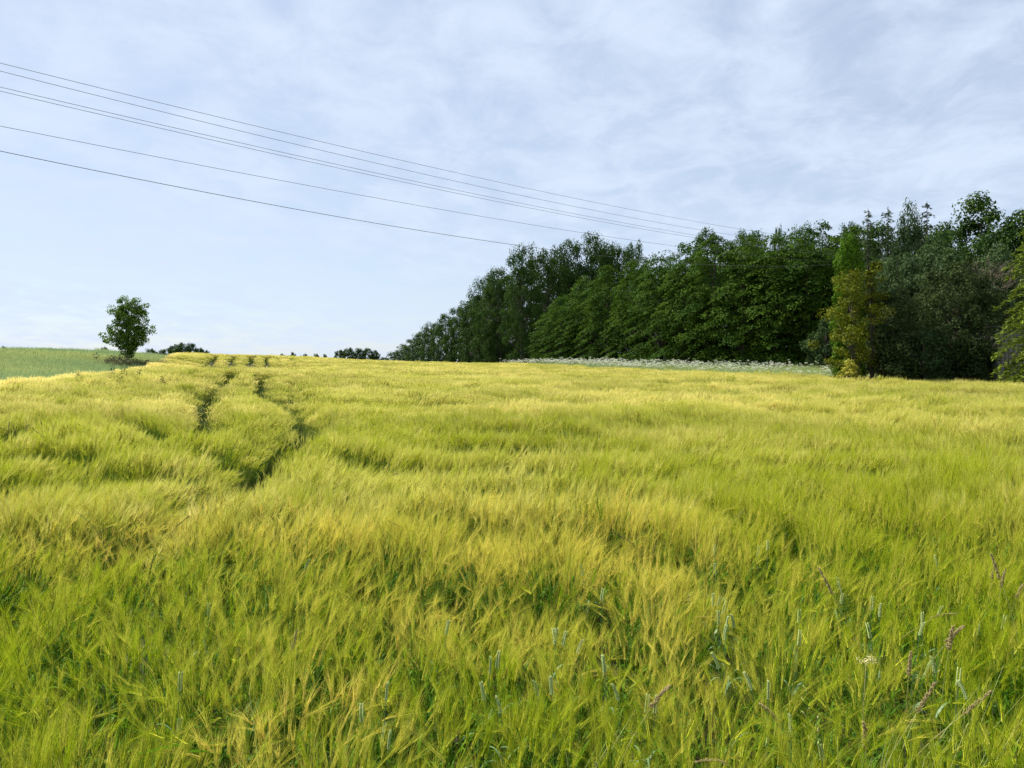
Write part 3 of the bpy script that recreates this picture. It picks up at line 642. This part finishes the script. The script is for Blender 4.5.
# lone maple on the meadow bank: forked crown, open on the right side
def lone():
    H = 6.3
    n = 330; z_ = rng.uniform(.5, 6.1, n); wl = np.interp(z_, [.4, 1.3, 1.9, 2.6, 3.6, 4.6, 5.4, 6.2], [.2, .5, 1.5, 2.0, 1.45, 1.3, 1.1, .5]); wr = np.interp(z_, [.4, 1.3, 1.9, 2.6, 3.6, 4.6, 5.4, 6.2], [.2, .5, 1.0, 1.7, 1.9, 1.5, 1.15, .5])
    keep = rng.uniform(0, 2, n) < (wl + wr) / 1.7; z_, wl, wr = z_[keep], wl[keep], wr[keep]; n = len(z_)
    a_ = rng.uniform(0, 6.28, n); q_ = np.sqrt(rng.uniform(.1, 1, n)) * (1 + .22 * rng.normal(size=n)); cx_ = np.cos(a_) * q_
    c = np.stack([np.where(cx_ < 0, wl, wr) * cx_, np.sin(a_) * q_ * (wl + wr) / 2, z_], 1)
    c = c[~((np.abs(c[:, 0] + .15) < .28) & (c[:, 2] > 5.3))]
    cr = crown_broad(c, 52, .36, .30, .17, up=.45, outw=.6)
    x, y, z = at(128, 78)
    o = thing('maple_tree', 'lone small maple with an uneven forked crown on the meadow bank', 'tree', (x, y, z - .1), 0, (1.12, 1.05, 1.15))
    obj('trunk', trunk_mesh(H * .8, .13, c[::4]).mesh('maple_trunk', M['bark'], True), o); obj('crown', cr.mesh('maple_crown', M['lone']), o)
    for (px, d, w, h, lab) in ((114, 76, 1.3, .95, 'brownish scrub at the left foot of the lone maple'), (124, 75, 1.3, .9, 'brownish scrub right under the lone maple'), (139, 76, 1.2, .75, 'low brownish scrub on the right of the lone maple')):
        x, y, z = at(px, d); b = thing('scrub_bush', lab, 'bush', (x, y, z))
        cc = np.stack([rng.normal(0, w * .5, 40), rng.normal(0, w * .4, 40), np.abs(rng.normal(.35, .4, 40)) * h], 1)
        obj('stems', trunk_mesh(h * .7, .04, cc[::4]).mesh('scrub_stems', M['twig']), b); obj('crown', crown_broad(cc, 40, .35, .3, .16, up=.4).mesh('scrub_crown', M['scrub']), b)
lone()

# ------------------------------------------------------------------ shrubs on the right border
def shrub(name, label, cat, px, d, topY, wpx, mat, n=150, nl=60, size=.16, prof=None, base=.15, cl=(.5, .4), up=.4, inner=.35, lump=.35, parts=None, r=.10, droop=0, asp=.6):
    x, y, z = at(px, d); H = CAMZ + (HY - topY) / F * d - z; Rr = wpx * d / F / 2
    prof = prof or (lambda u: np.interp(u, [0, .2, .55, .8, 1], [.8, 1, .95, .7, .2]))
    c, a = clumps(n, H - cl[1] * .5, Rr, prof, base, inner, lump)
    o = thing(name, label, cat, (x, y, z))
    tr = trunk_mesh(H * .85, r, c[::5])
    for k in range(4):
        a = rng.uniform(0, 6.28); q = c[rng.integers(0, len(c))]
        tr.tube([(0.1 * math.cos(a), .1 * math.sin(a), 0), q * [.5, .5, .45], q], [r * .6, r * .4, .01], 5)
    obj('trunk', tr.mesh(name + '_trunk', M['bark'], True), o)
    obj('crown', crown_broad(c, nl, cl[0], cl[1], size, up=up, outw=.6, droop=droop, asp=asp).mesh(name + '_crown', mat), o)
    return o, H, Rr
colp = lambda u: np.interp(u, [0, .1, .5, .85, 1], [.8, 1, 1, .8, .25])
shrub('thuja_tree', 'narrow bright green columnar thuja rising behind the golden cypress', 'tree', 849, 46.6, 233, 30, M['thuja'], 330, 60, .17, colp, .3, (.22, .42), .15, .55, .10, asp=.4)
shrub('golden_cypress', 'ragged yellow green cypress with golden tips in front of the columnar thuja', 'tree', 852, 44.6, 268, 48, M['gold'], 85, 100, .12, lambda u: np.interp(u, [0, .15, .4, .6, .8, 1], [.55, .7, 1.0, .8, .75, .4]), .4, (.42, .34), .5, .35, .6, asp=.5, r=.05)
shrub('golden_cypress', 'slanting golden top of cypress leaning over the dark plum shrub', 'tree', 873, 45.6, 263, 22, M['gold'], 60, 50, .17, lambda u: np.interp(u, [0, .5, .75, 1], [.3, .4, 1, .7]), 1.5, (.30, .22), .5, .3, .4, asp=.45)
shrub('yellow_bush', 'small bright yellow bush at the foot of the golden cypress', 'bush', 849, 43.2, 358, 17, M['yellowbush'], 40, 40, .12, None, .1, (.2, .18), .5)
shrub('plum_bush', 'dark grey green plum bush next to the golden cypress', 'bush', 893, 46, 284, 58, M['plum'], 200, 60, .15)
o, H, Rr = shrub('plum_tree', 'large dark plum tree with dead brown twigs on its top', 'tree', 955, 46.5, 262, 96, M['plum'], 330, 64, .15, lambda u: np.interp(u, [0, .12, .4, .75, .93, 1], [.75, .85, 1, .95, .6, .2]), .5)
mb = MB()                                             # dead twigs
for i in range(90):
    a = rng.uniform(0, 6.28); r0 = rng.uniform(0, 1.3); b = np.array([1.7 + r0 * math.cos(a), -.6 + r0 * .8 * math.sin(a), H * rng.uniform(.74, .9)])
    d = unit(np.array([math.cos(a) * .6, math.sin(a) * .6, 1.0]) + rng.normal(0, .3, 3)); ln = rng.uniform(.6, 1.3)
    mb.tube([b, b + d * ln * .5 + rng.normal(0, .06, 3), b + d * ln], [.018, .011, .004], 3)
    for j in range(5):
        q = b + d * ln * rng.uniform(.3, .95); mb.tube([q, q + unit(d + rng.normal(0, .7, 3)) * rng.uniform(.2, .45)], [.008, .003], 3)
obj('dead_twigs', mb.mesh('plum_twigs', M['twig']), o)
shrub('elder_bush', 'low leafy elder bush below the pale bare stem of the plums', 'bush', 931, 44.9, 322, 44, M['elder'], 110, 50, .17)
shrub('elder_bush', 'low dark elder bush against the foot of the large plum tree', 'bush', 968, 45.2, 332, 44, M['plum'], 110, 50, .17)
shrub('elder_bush', 'low elder bush between golden cypress and bare stem', 'bush', 898, 44.8, 338, 44, M['plum'], 90, 50, .16)
shrub('plum_bush', 'dark bush standing close to the shed wall', 'bush', 978, 47, 290, 44, M['plum'], 130, 56, .15)
shrub('hazel_bush', 'dark understorey bush beside the golden cypress under the layered row', 'bush', 826, 72, 318, 40, M['elder'], 120, 60, .2)
# pale bare stem and arching branch
x, y, z = at(925, 44.2)
o = thing('bare_stem', 'pale bare stem with an arching side branch in front of the plum shrubs', 'branch', (x, y, z))
mb = MB(); mb.tube([(0, 0, -.2), (.05, .1, 1.5), (0, .2, 3.3)], [.06, .05, .03], 6); obj('stem', mb.mesh('bare_stem', M['bark'], True), o)
mb = MB(); mb.tube([(0.03, .1, 1.4), (-.5, .1, 2.3), (-1.2, .1, 2.55), (-2.2, .2, 2.45)], [.05, .045, .035, .015], 5); obj('branch', mb.mesh('bare_branch', M['bark'], True), o)

# weathered shed behind the golden spruce
x, y, z = at(1023, 44.6)
o = thing('shed', 'weathered grey plank shed half hidden behind the golden spruce', 'shed', (x, y, z))
mb = MB(); mb.box(-1.60, 1.9, .04, 2.4, -.4, 3.9); obj('wall', mb.mesh('shed_wall', M['plank']), o)
mb = MB(); mb.add([(-1.9, -.3, 4.0), (2.2, -.3, 4.0), (2.2, 2.6, 3.93), (-1.9, 2.6, 3.93), (-1.9, -.3, 4.06), (2.2, -.3, 4.06), (2.2, 2.6, 3.99), (-1.9, 2.6, 3.99)],
                  [(0, 1, 2), (0, 2, 3), (4, 6, 5), (4, 7, 6), (0, 4, 5), (0, 5, 1), (1, 5, 6), (1, 6, 2), (2, 6, 7), (2, 7, 3), (3, 7, 4), (3, 4, 0)]); obj('roof', mb.mesh('shed_roof', M['roofing']), o)
pm = MB(); pm.box(-.118, .118, -.02, .02, -.4, 3.92); pme = pm.mesh('shed_plank', M['plank'])
for i in range(14):
    p = obj('plank', pme, o, (-1.48 + .245 * i, .012 * rng.normal(), .03 * rng.normal())); p.rotation_euler = (0, rng.normal(0, .004), 0)

# poppy at the field edge
x, y = hit(947, 377.5); z = gz(x, y)
o = thing('poppy', 'single red poppy at the foot of the dark plum tree', 'flower', (x, y + .05, z + .1))
mb = MB(); mb.tube([(0, 0, 0), (.02, 0, .5), (0, 0, .98)], [.006, .005, .004], 4); obj('stem', mb.mesh('poppy_stem', M['tallgrass']), o)
for i in range(4):
    a = i * 1.57; mb = MB(); d = np.array([math.cos(a), math.sin(a), 0]); t_ = np.array([-d[1], d[0], 0]); c = np.array([0, 0, .98])
    mb.add([c, c + d * .08 + t_ * .09 + [0, 0, .06], c + d * .16 + t_ * .05 + [0, 0, .13], c + d * .16 - t_ * .05 + [0, 0, .13], c + d * .08 - t_ * .09 + [0, 0, .06]], [(0, 1, 2), (0, 2, 3), (0, 3, 4)])
    obj('petal', mb.mesh('poppy_petal', M['poppy']), o)

# ------------------------------------------------------------------ overhead cables
P0, P1 = np.array([-16.6, 25.0]), np.array([17.8, 60.0])
CAB = [(63, 185, 229, 0, 'topmost thin overhead cable of the line crossing the sky', .008), (71, 193.5, 236, .1, 'second thin overhead cable just below the topmost one', .008),
       (87, 201.5, 242, -.1, 'upper cable of the closely spaced middle pair', .008), (91, 204.5, 244.5, .15, 'lower cable of the closely spaced middle pair', .008),
       (126, 221.5, 254, 0, 'thin lone cable between the middle pair and the lowest one', .008), (151, 244.5, 266, -.2, 'lowest and thickest dark overhead cable', .011)]
for y0, y1, y2, off, lab, rad in CAB:
    nrm = np.array([P1[1] - P0[1], -(P1[0] - P0[0])]); nrm = nrm / np.linalg.norm(nrm) * off
    ts, zs = [], []
    for px, Y in ((0, y0), (512, y1), (740, y2)):
        a = (px - CX) / F; A = P0 + nrm; D = P1 - P0; t = (a * A[1] - A[0]) / (D[0] - a * D[1]); d = A[1] + D[1] * t
        ts.append(t); zs.append(CAMZ + (HY - Y) / F * d)
    co = np.polyfit(ts, zs, 2); tt = np.linspace(-.65, 1.75, 90); zz = np.polyval(co, tt)
    pts = np.stack([P0[0] + nrm[0] + (P1 - P0)[0] * tt, P0[1] + nrm[1] + (P1 - P0)[1] * tt, zz], 1)
    mb = MB(); mb.tube(pts, rad, 6); tag(obj('overhead_cable', mb.mesh('overhead_cable', M['cable'], True)), lab, 'cable', 'overhead power cables')
# ------------------------------------------------------------------ single plants one can pick out in the foreground
def split_barley(mb_args):
    """a barley stalk as four meshes: stem, ear, awns, leaves"""
    mb = barley(**mb_args); o = []
    for k, nm in enumerate(('stem', 'ear', 'awns')):
        q = MB()
        for v, f, m in zip(mb.v, mb.f, mb.m):
            if m[0] == k: q.add(v, f - f.min())
        o.append((nm, q.mesh('barley_' + nm, BN[k])))
    for v, f, m in zip(mb.v, mb.f, mb.m):
        if m[0] == 3: q = MB(); q.add(v, f - f.min()); o.append(('leaf', q.mesh('barley_leaf', BN[3])))
    return o
BPRO = [split_barley(dict(h=.80, nod=nd, lean=.06, leaves=2, n_awn=26, awn_len=al, spread=sp)) for nd, al, sp in ((.25, .13, .2), (.5, .12, .24), (.9, .13, .2), (1.5, .12, .22), (.15, .11, .16))]
def canopy(px, Y, up=.0):
    x, d = hit(px, Y, .80); return x, d, gz(x, d)
def stand(parts, name, label, cat, px, Y, hgt, top, group, yaw=None, tilt=.05, wide=1.0):
    """the plant's ear (top metres up its own mesh) shows at photo point px,Y: it stands where the sight line is that high above the ground"""
    x, d = hit(px, Y, hgt); z = gz(x, d)
    s = hgt / top
    o = thing(name, label, cat, (x, d, z - .01), rng.uniform(0, 6.28) if yaw is None else yaw, (s ** .5 * wide, s ** .5 * wide, s), group)
    o.rotation_euler = (rng.normal(0, tilt), rng.normal(0, tilt), o.rotation_euler[2])
    for nm, me in parts: obj(nm, me, o)
    return o
BAR = [(12, 640), (20, 708), (26, 722), (41, 700), (52, 690), (80, 682), (96, 706), (113, 715), (138, 690), (186, 700), (209, 660), (214, 640), (232, 706), (236, 646), (312, 742), (334, 748),
       (364, 628), (372, 648), (384, 705), (424, 640), (442, 560), (470, 650), (500, 610), (540, 592), (557, 600), (577, 750), (668, 735), (712, 740), (686, 615), (691, 632),
       (706, 700), (716, 690), (733, 718), (745, 660), (760, 668), (797, 655), (812, 610), (823, 650), (846, 605), (850, 600), (865, 692), (880, 640), (893, 670), (940, 700), (990, 720), (1003, 660), (968, 740), (926, 560), (780, 585)]
for i, (px, Y) in enumerate(BAR):
    stand(BPRO[i % 5], 'barley_stalk', 'yellow green bearded barley stalk whose plump ear stands clear of the foreground crop', 'barley stalk', px, Y, .84 if Y < 700 else .80, .84, 'barley stalks one can pick out in the foreground', tilt=.09)
# two fallen ears lying across the stalks
for (px, Y, yaw, lab) in ((188, 748, R(175), 'pale barley ear fallen flat across the stems with its awns spread'), (206, 758, R(160), 'yellow barley ear lying bent just below the fallen pale one')):
    x, d = hit(px, Y, .74); z = gz(x, d)
    b = split_barley(dict(h=.12, nod=.2, lean=.02, leaves=0 or 1, n_awn=28, awn_len=.13, spread=.35))
    o = thing('fallen_barley_ear', lab, 'barley ear', (x + .08, d - .06, z + .745)); o.rotation_euler = (R(90) * 0, R(-84), yaw - R(180))
    for nm, me in b: obj(nm, me, o)
# wheat: blue green, no beard
def wheat(nod, ln=.085):
    s_, e_ = MB(), MB(); lv = []; h = .80
    pts = [(0, 0, 0), (.01, 0, .3), (.015, .01, .6), (.03, .01, h)]; s_.tube(pts, [.0024, .0022, .0018, .0014], 4)
    p = np.array(pts[-1], float); a = .05; c = []
    for i in range(11):
        a += nod / 11; d = np.array([math.sin(a), 0, math.cos(a)]); p = p + d * ln / 11
        for sd in (-1, 1):
            for q in (-.5, .5):
                o = np.array([q * .9, sd, 0.0]); e_.spindle(p + o * .003 - d * .004, d + o * .30, .015, .0036 * (1.1 - .04 * i), 0, 5)
    for i in range(3):
        u = rng.uniform(.3, .75); b = np.array([.012, .005, h * u]); ph = rng.uniform(0, 6.28); o = np.array([math.cos(ph), math.sin(ph), 0]); tt = np.linspace(0, 1, 6); w = rng.uniform(.2, .28)
        l_ = MB(); lv.append(l_); l_.ribbon(b + o * (w * .5 * tt)[:, None] + np.array([0, 0, 1.]) * (w * (.9 * tt - .7 * tt ** 2))[:, None], np.array([.6, 1, 1, .8, .5, .05]) * .011, (-o[1], o[0], 0))
    return [('stem', s_.mesh('wheat_stem', M['wheat_stem'])), ('ear', e_.mesh('wheat_ear', M['wheat_ear'])), *[('leaf', q.mesh('wheat_leaf', M['wheat_stem'])) for q in lv]]
WPRO = [wheat(n) for n in (.05, .15, .3, .45)]
WHE = [(721, 533), (716, 548), (700, 590), (705, 596), (718, 600), (718, 618), (710, 600), (728, 618), (738, 600), (724, 625), (733, 630), (736, 655), (716, 570), (792, 618), (838, 580), (845, 592), (871, 588), (871, 602), (892, 632), (925, 605), (924, 615), (962, 625), (930, 660), (949, 670), (955, 560), (1016, 600), (1020, 615), (985, 620), (877, 660), (884, 610), (901, 628),
       (180, 708), (174, 690), (429, 628), (502, 650), (529, 678), (547, 632), (543, 640), (551, 648), (557, 640), (560, 690), (500, 690), (508, 700), (388, 720), (380, 690), (390, 735), (640, 700), (620, 690), (625, 660), (648, 710), (595, 570), (602, 596), (610, 668), (466, 655), (202, 606), (296, 560), (765, 545), (752, 552), (780, 640), (770, 680), (758, 690), (782, 720), (820, 730), (985, 690)]
for i, (px, Y) in enumerate(WHE):
    stand(WPRO[i % 4], 'wheat_stalk', 'blue green beardless wheat stalk standing among the barley', 'wheat stalk', px, Y, .85 if Y < 700 else .80, .86, 'wheat stalks strayed into the barley', tilt=.07, wide=1.15)

# brown grass seed heads on the right
def seedhead(h, bend, n, w, mat, ln):
    s_, e_ = MB(), MB(); k = 8; tt = np.linspace(0, 1, k)
    pts = np.stack([bend * tt ** 2.5, .02 * np.sin(tt * 3), h * tt - .25 * bend * tt ** 3], 1); s_.tube(pts, np.linspace(.0022, .0012, k), 4)
    d = unit(pts[-1] - pts[-2]); p0 = pts[-1]
    for i in range(n):
        u = i / n; c = p0 + d * ln * u + np.array([.25, 0, -.35]) * ln * u * u * bend * 2; a = rng.uniform(0, 6.28); o = np.array([math.cos(a), math.sin(a), .2])
        e_.spindle(c + o * w * rng.uniform(.1, 1) * (1 - u * .8), d + o * .5, rng.uniform(.008, .016), .0028, 0, 4)
    return [('stem', s_.mesh('seed_stem', M['straw'])), ('seed_head', e_.mesh('seed_head', mat))]
SPRO = [seedhead(.88, b, 170, .011, M['brown_seed'], .13) for b in (.05, .25, .5, -.35)]
for i, (px, Y, lab) in enumerate(((987, 575, 0), (1000, 580, 0), (1011, 565, 0), (1012, 590, 0), (990, 560, 0), (1006, 600, 0), (870, 590, 1), (879, 605, 1), (944, 625, 1), (895, 610, 1), (808, 700, 2), (835, 710, 2), (846, 722, 2), (826, 695, 2), (860, 750, 2), (855, 695, 2), (912, 660, 1), (990, 670, 0), (1010, 735, 0), (968, 760, 2), (275, 640, 3), (606, 690, 3))):
    stand(SPRO[i % 4], 'brown_grass', ('tall brown grass seed head in the sparse stand at the field border', 'arching purple brown grass seed head leaning among wheat stalks', 'drooping brown grass seed head low over the foreground crop', 'lone dark brown grass spike in the foreground barley')[lab], 'grass', px, Y, (.97 if Y < 640 else .88) + rng.uniform(-.04, .04), .98,
          ('brown grasses at the border', 'arching brown grasses by the wheat', 'drooping brown grasses in the foreground', 'lone brown spikes')[lab], yaw=rng.uniform(-.6, .6) + (math.pi if lab == 2 else 0), tilt=.08, wide=rng.uniform(.8, 1.3))
# a flat buff flower head
x, d = hit(862, 664, .86); z = gz(x, d)
o = thing('dried_umbel', 'flat buff dried flower head beside the drooping brown seed heads', 'flower', (x, d, z)); mb = MB(); mb.tube([(0, 0, 0), (.0, 0, .5), (.02, 0, .84)], [.003, .0025, .002], 4); obj('stem', mb.mesh('umbel_stem', M['straw']), o)
mb = MB()
for k in range(16):
    a = rng.uniform(0, 6.28); r = .05 * math.sqrt(rng.uniform()); c = np.array([.02 + r * math.cos(a), r * math.sin(a), .865 + rng.uniform(-.006, .006)]); mb.ribbon([(.02, 0, .83), c], [.0015, .001], (.7, .7, 0)); mb.leaves(c + rng.normal(0, .006, (8, 3)), np.array([0, 0, 1.]) + rng.normal(0, .5, (8, 3)), .010, .8)
obj('flower_head', mb.mesh('umbel_head', M['straw']), o)
# oat-like pale grasses with spread spikelets
def spike_grass():
    s_, e_ = MB(), MB(); h = .80; s_.tube([(0, 0, 0), (.01, 0, .4), (.03, 0, h)], [.002, .0018, .001], 4)
    for i in range(11):
        u = .55 + .45 * i / 11; b = np.array([.03 * u, 0, h * u]); sd = 1 if i % 2 else -1; o = unit(np.array([sd * .75, rng.normal(0, .2), .75]))
        e_.spindle(b, o, .045, .0032, 0, 4)
    return [('stem', s_.mesh('couch_stem', M['wheat_stem'])), ('spikelets', e_.mesh('couch_spikelets', M['straw']))]
CG = [spike_grass() for _ in range(2)]
for i, (px, Y) in enumerate(((822, 705), (826, 735), (820, 720), (905, 640), (915, 655))):
    stand(CG[i % 2], 'couch_grass', 'pale couch grass with spread spikelets between the brown seed heads', 'grass', px, Y, .76, .80, 'couch grasses on the right', tilt=.1)
# long dark arching grass stems above the crop
def bent(h, bend):
    s_, e_ = MB(), MB(); tt = np.linspace(0, 1, 9); pts = np.stack([bend * tt ** 3, 0 * tt, h * tt - .3 * abs(bend) * tt ** 4], 1); s_.tube(pts, np.linspace(.0022, .0014, 9), 4)
    for i in range(26):
        u = .86 + .14 * i / 26; c = np.array([np.interp(u, tt, pts[:, q]) for q in range(3)]); e_.spindle(c + rng.normal(0, .002, 3), unit(pts[-1] - pts[-2]) + rng.normal(0, .3, 3), .014, .0025, 0, 3)
    return [('stem', s_.mesh('rye_stem', M['dark_seed'])), ('seed_head', e_.mesh('rye_head', M['dark_seed']))]
RG = [bent(1.02, b) for b in (.05, .22, -.25, .4)]
for i, (px, Y) in enumerate(((615, 460), (640, 455), (622, 470), (700, 435), (634, 478), (655, 500), (380, 510), (375, 528), (418, 515), (405, 492), (440, 505), (590, 505), (650, 540), (700, 500), (672, 520), (352, 470), (480, 440), (770, 470), (560, 430), (745, 420), (135, 555), (152, 508), (115, 505), (68, 510), (345, 430), (230, 480), (520, 470))):
    stand(RG[i % 4], 'dark_grass_stem', 'thin dark arching grass stem overtopping the barley', 'grass', px, Y, 1.0, 1.0, 'dark grass stems above the barley', yaw=rng.uniform(-.7, .7), tilt=.10, wide=1.6)
for i, px in enumerate((4, 14, 22, 31, 38, 46, 55, 61, 63, 66, 71, 76, 79, 27, 50, 104)):
    stand(RG[i % 2], 'weed_spike', 'upright dark weed spike in the group on the left of the wheel tracks', 'weed', px, 421 + rng.uniform(-2, 9), 1.12, 1.02, 'dark weed spikes left of the tracks', tilt=.05, wide=2.6)
# thistles on the low rise
def thistle(h):
    s_, l_ = MB(), MB(); s_.tube([(0, 0, 0), (.02, 0, h * .5), (0, 0, h)], [.012, .01, .006], 4)
    n = 60; u = rng.uniform(.35, 1, n); a = rng.uniform(0, 6.28, n); o = np.stack([np.cos(a), np.sin(a), .5 + 0 * a], 1); r = .13 * (1.15 - u * .6)
    l_.leaves(np.stack([0 * u, 0 * u, u * h], 1) + o * r[:, None], np.array([0, 0, 1.]) + rng.normal(0, .5, (n, 3)), .11, .35, 0, .1, o)
    return [('stem', s_.mesh('thistle_stem', M['elder'])), ('leaves', l_.mesh('thistle_leaves', M['elder']))]
TH = [thistle(1.35), thistle(1.2)]
for i, (px, Y, h) in enumerate(((112, 374, 1.45), (124, 372, 1.6), (120, 380, 1.3), (139, 373, 1.35), (77, 375, 1.25), (163, 378, 1.25), (80, 378, 1.2), (92, 376, 1.15))):
    x, d = hit(px, Y + 6, .86); o = thing('thistle', 'dark green thistle sticking up from the barley on the rise before the maple', 'weed', (x, d, gz(x, d)), rng.uniform(0, 6), (1.2, 1.2, h / 1.3), 'thistles before the maple')
    for nm, me in TH[i % 2]: obj(nm, me, o)
# broad grass blades at the near right border
def blades():
    return [('blades', grass_tuft(9, .04, .85, .009, lean=.25).mesh('border_blades', M['tallgrass']))]
GB = [blades() for _ in range(3)]
for i, (px, Y) in enumerate(((930, 700), (900, 720), (960, 690), (990, 700), (1015, 720), (870, 735), (945, 740), (1000, 755), (915, 755), (550, 740), (270, 690), (845, 765), (570, 720), (260, 740))):
    x, d = hit(px, Y, .7); tag(obj('grass_tuft', GB[i % 3][0][1], None, (x, d, gz(x, d))), 'tuft of broad green grass blades between the foreground stalks', 'grass', 'broad grass tufts in the foreground')
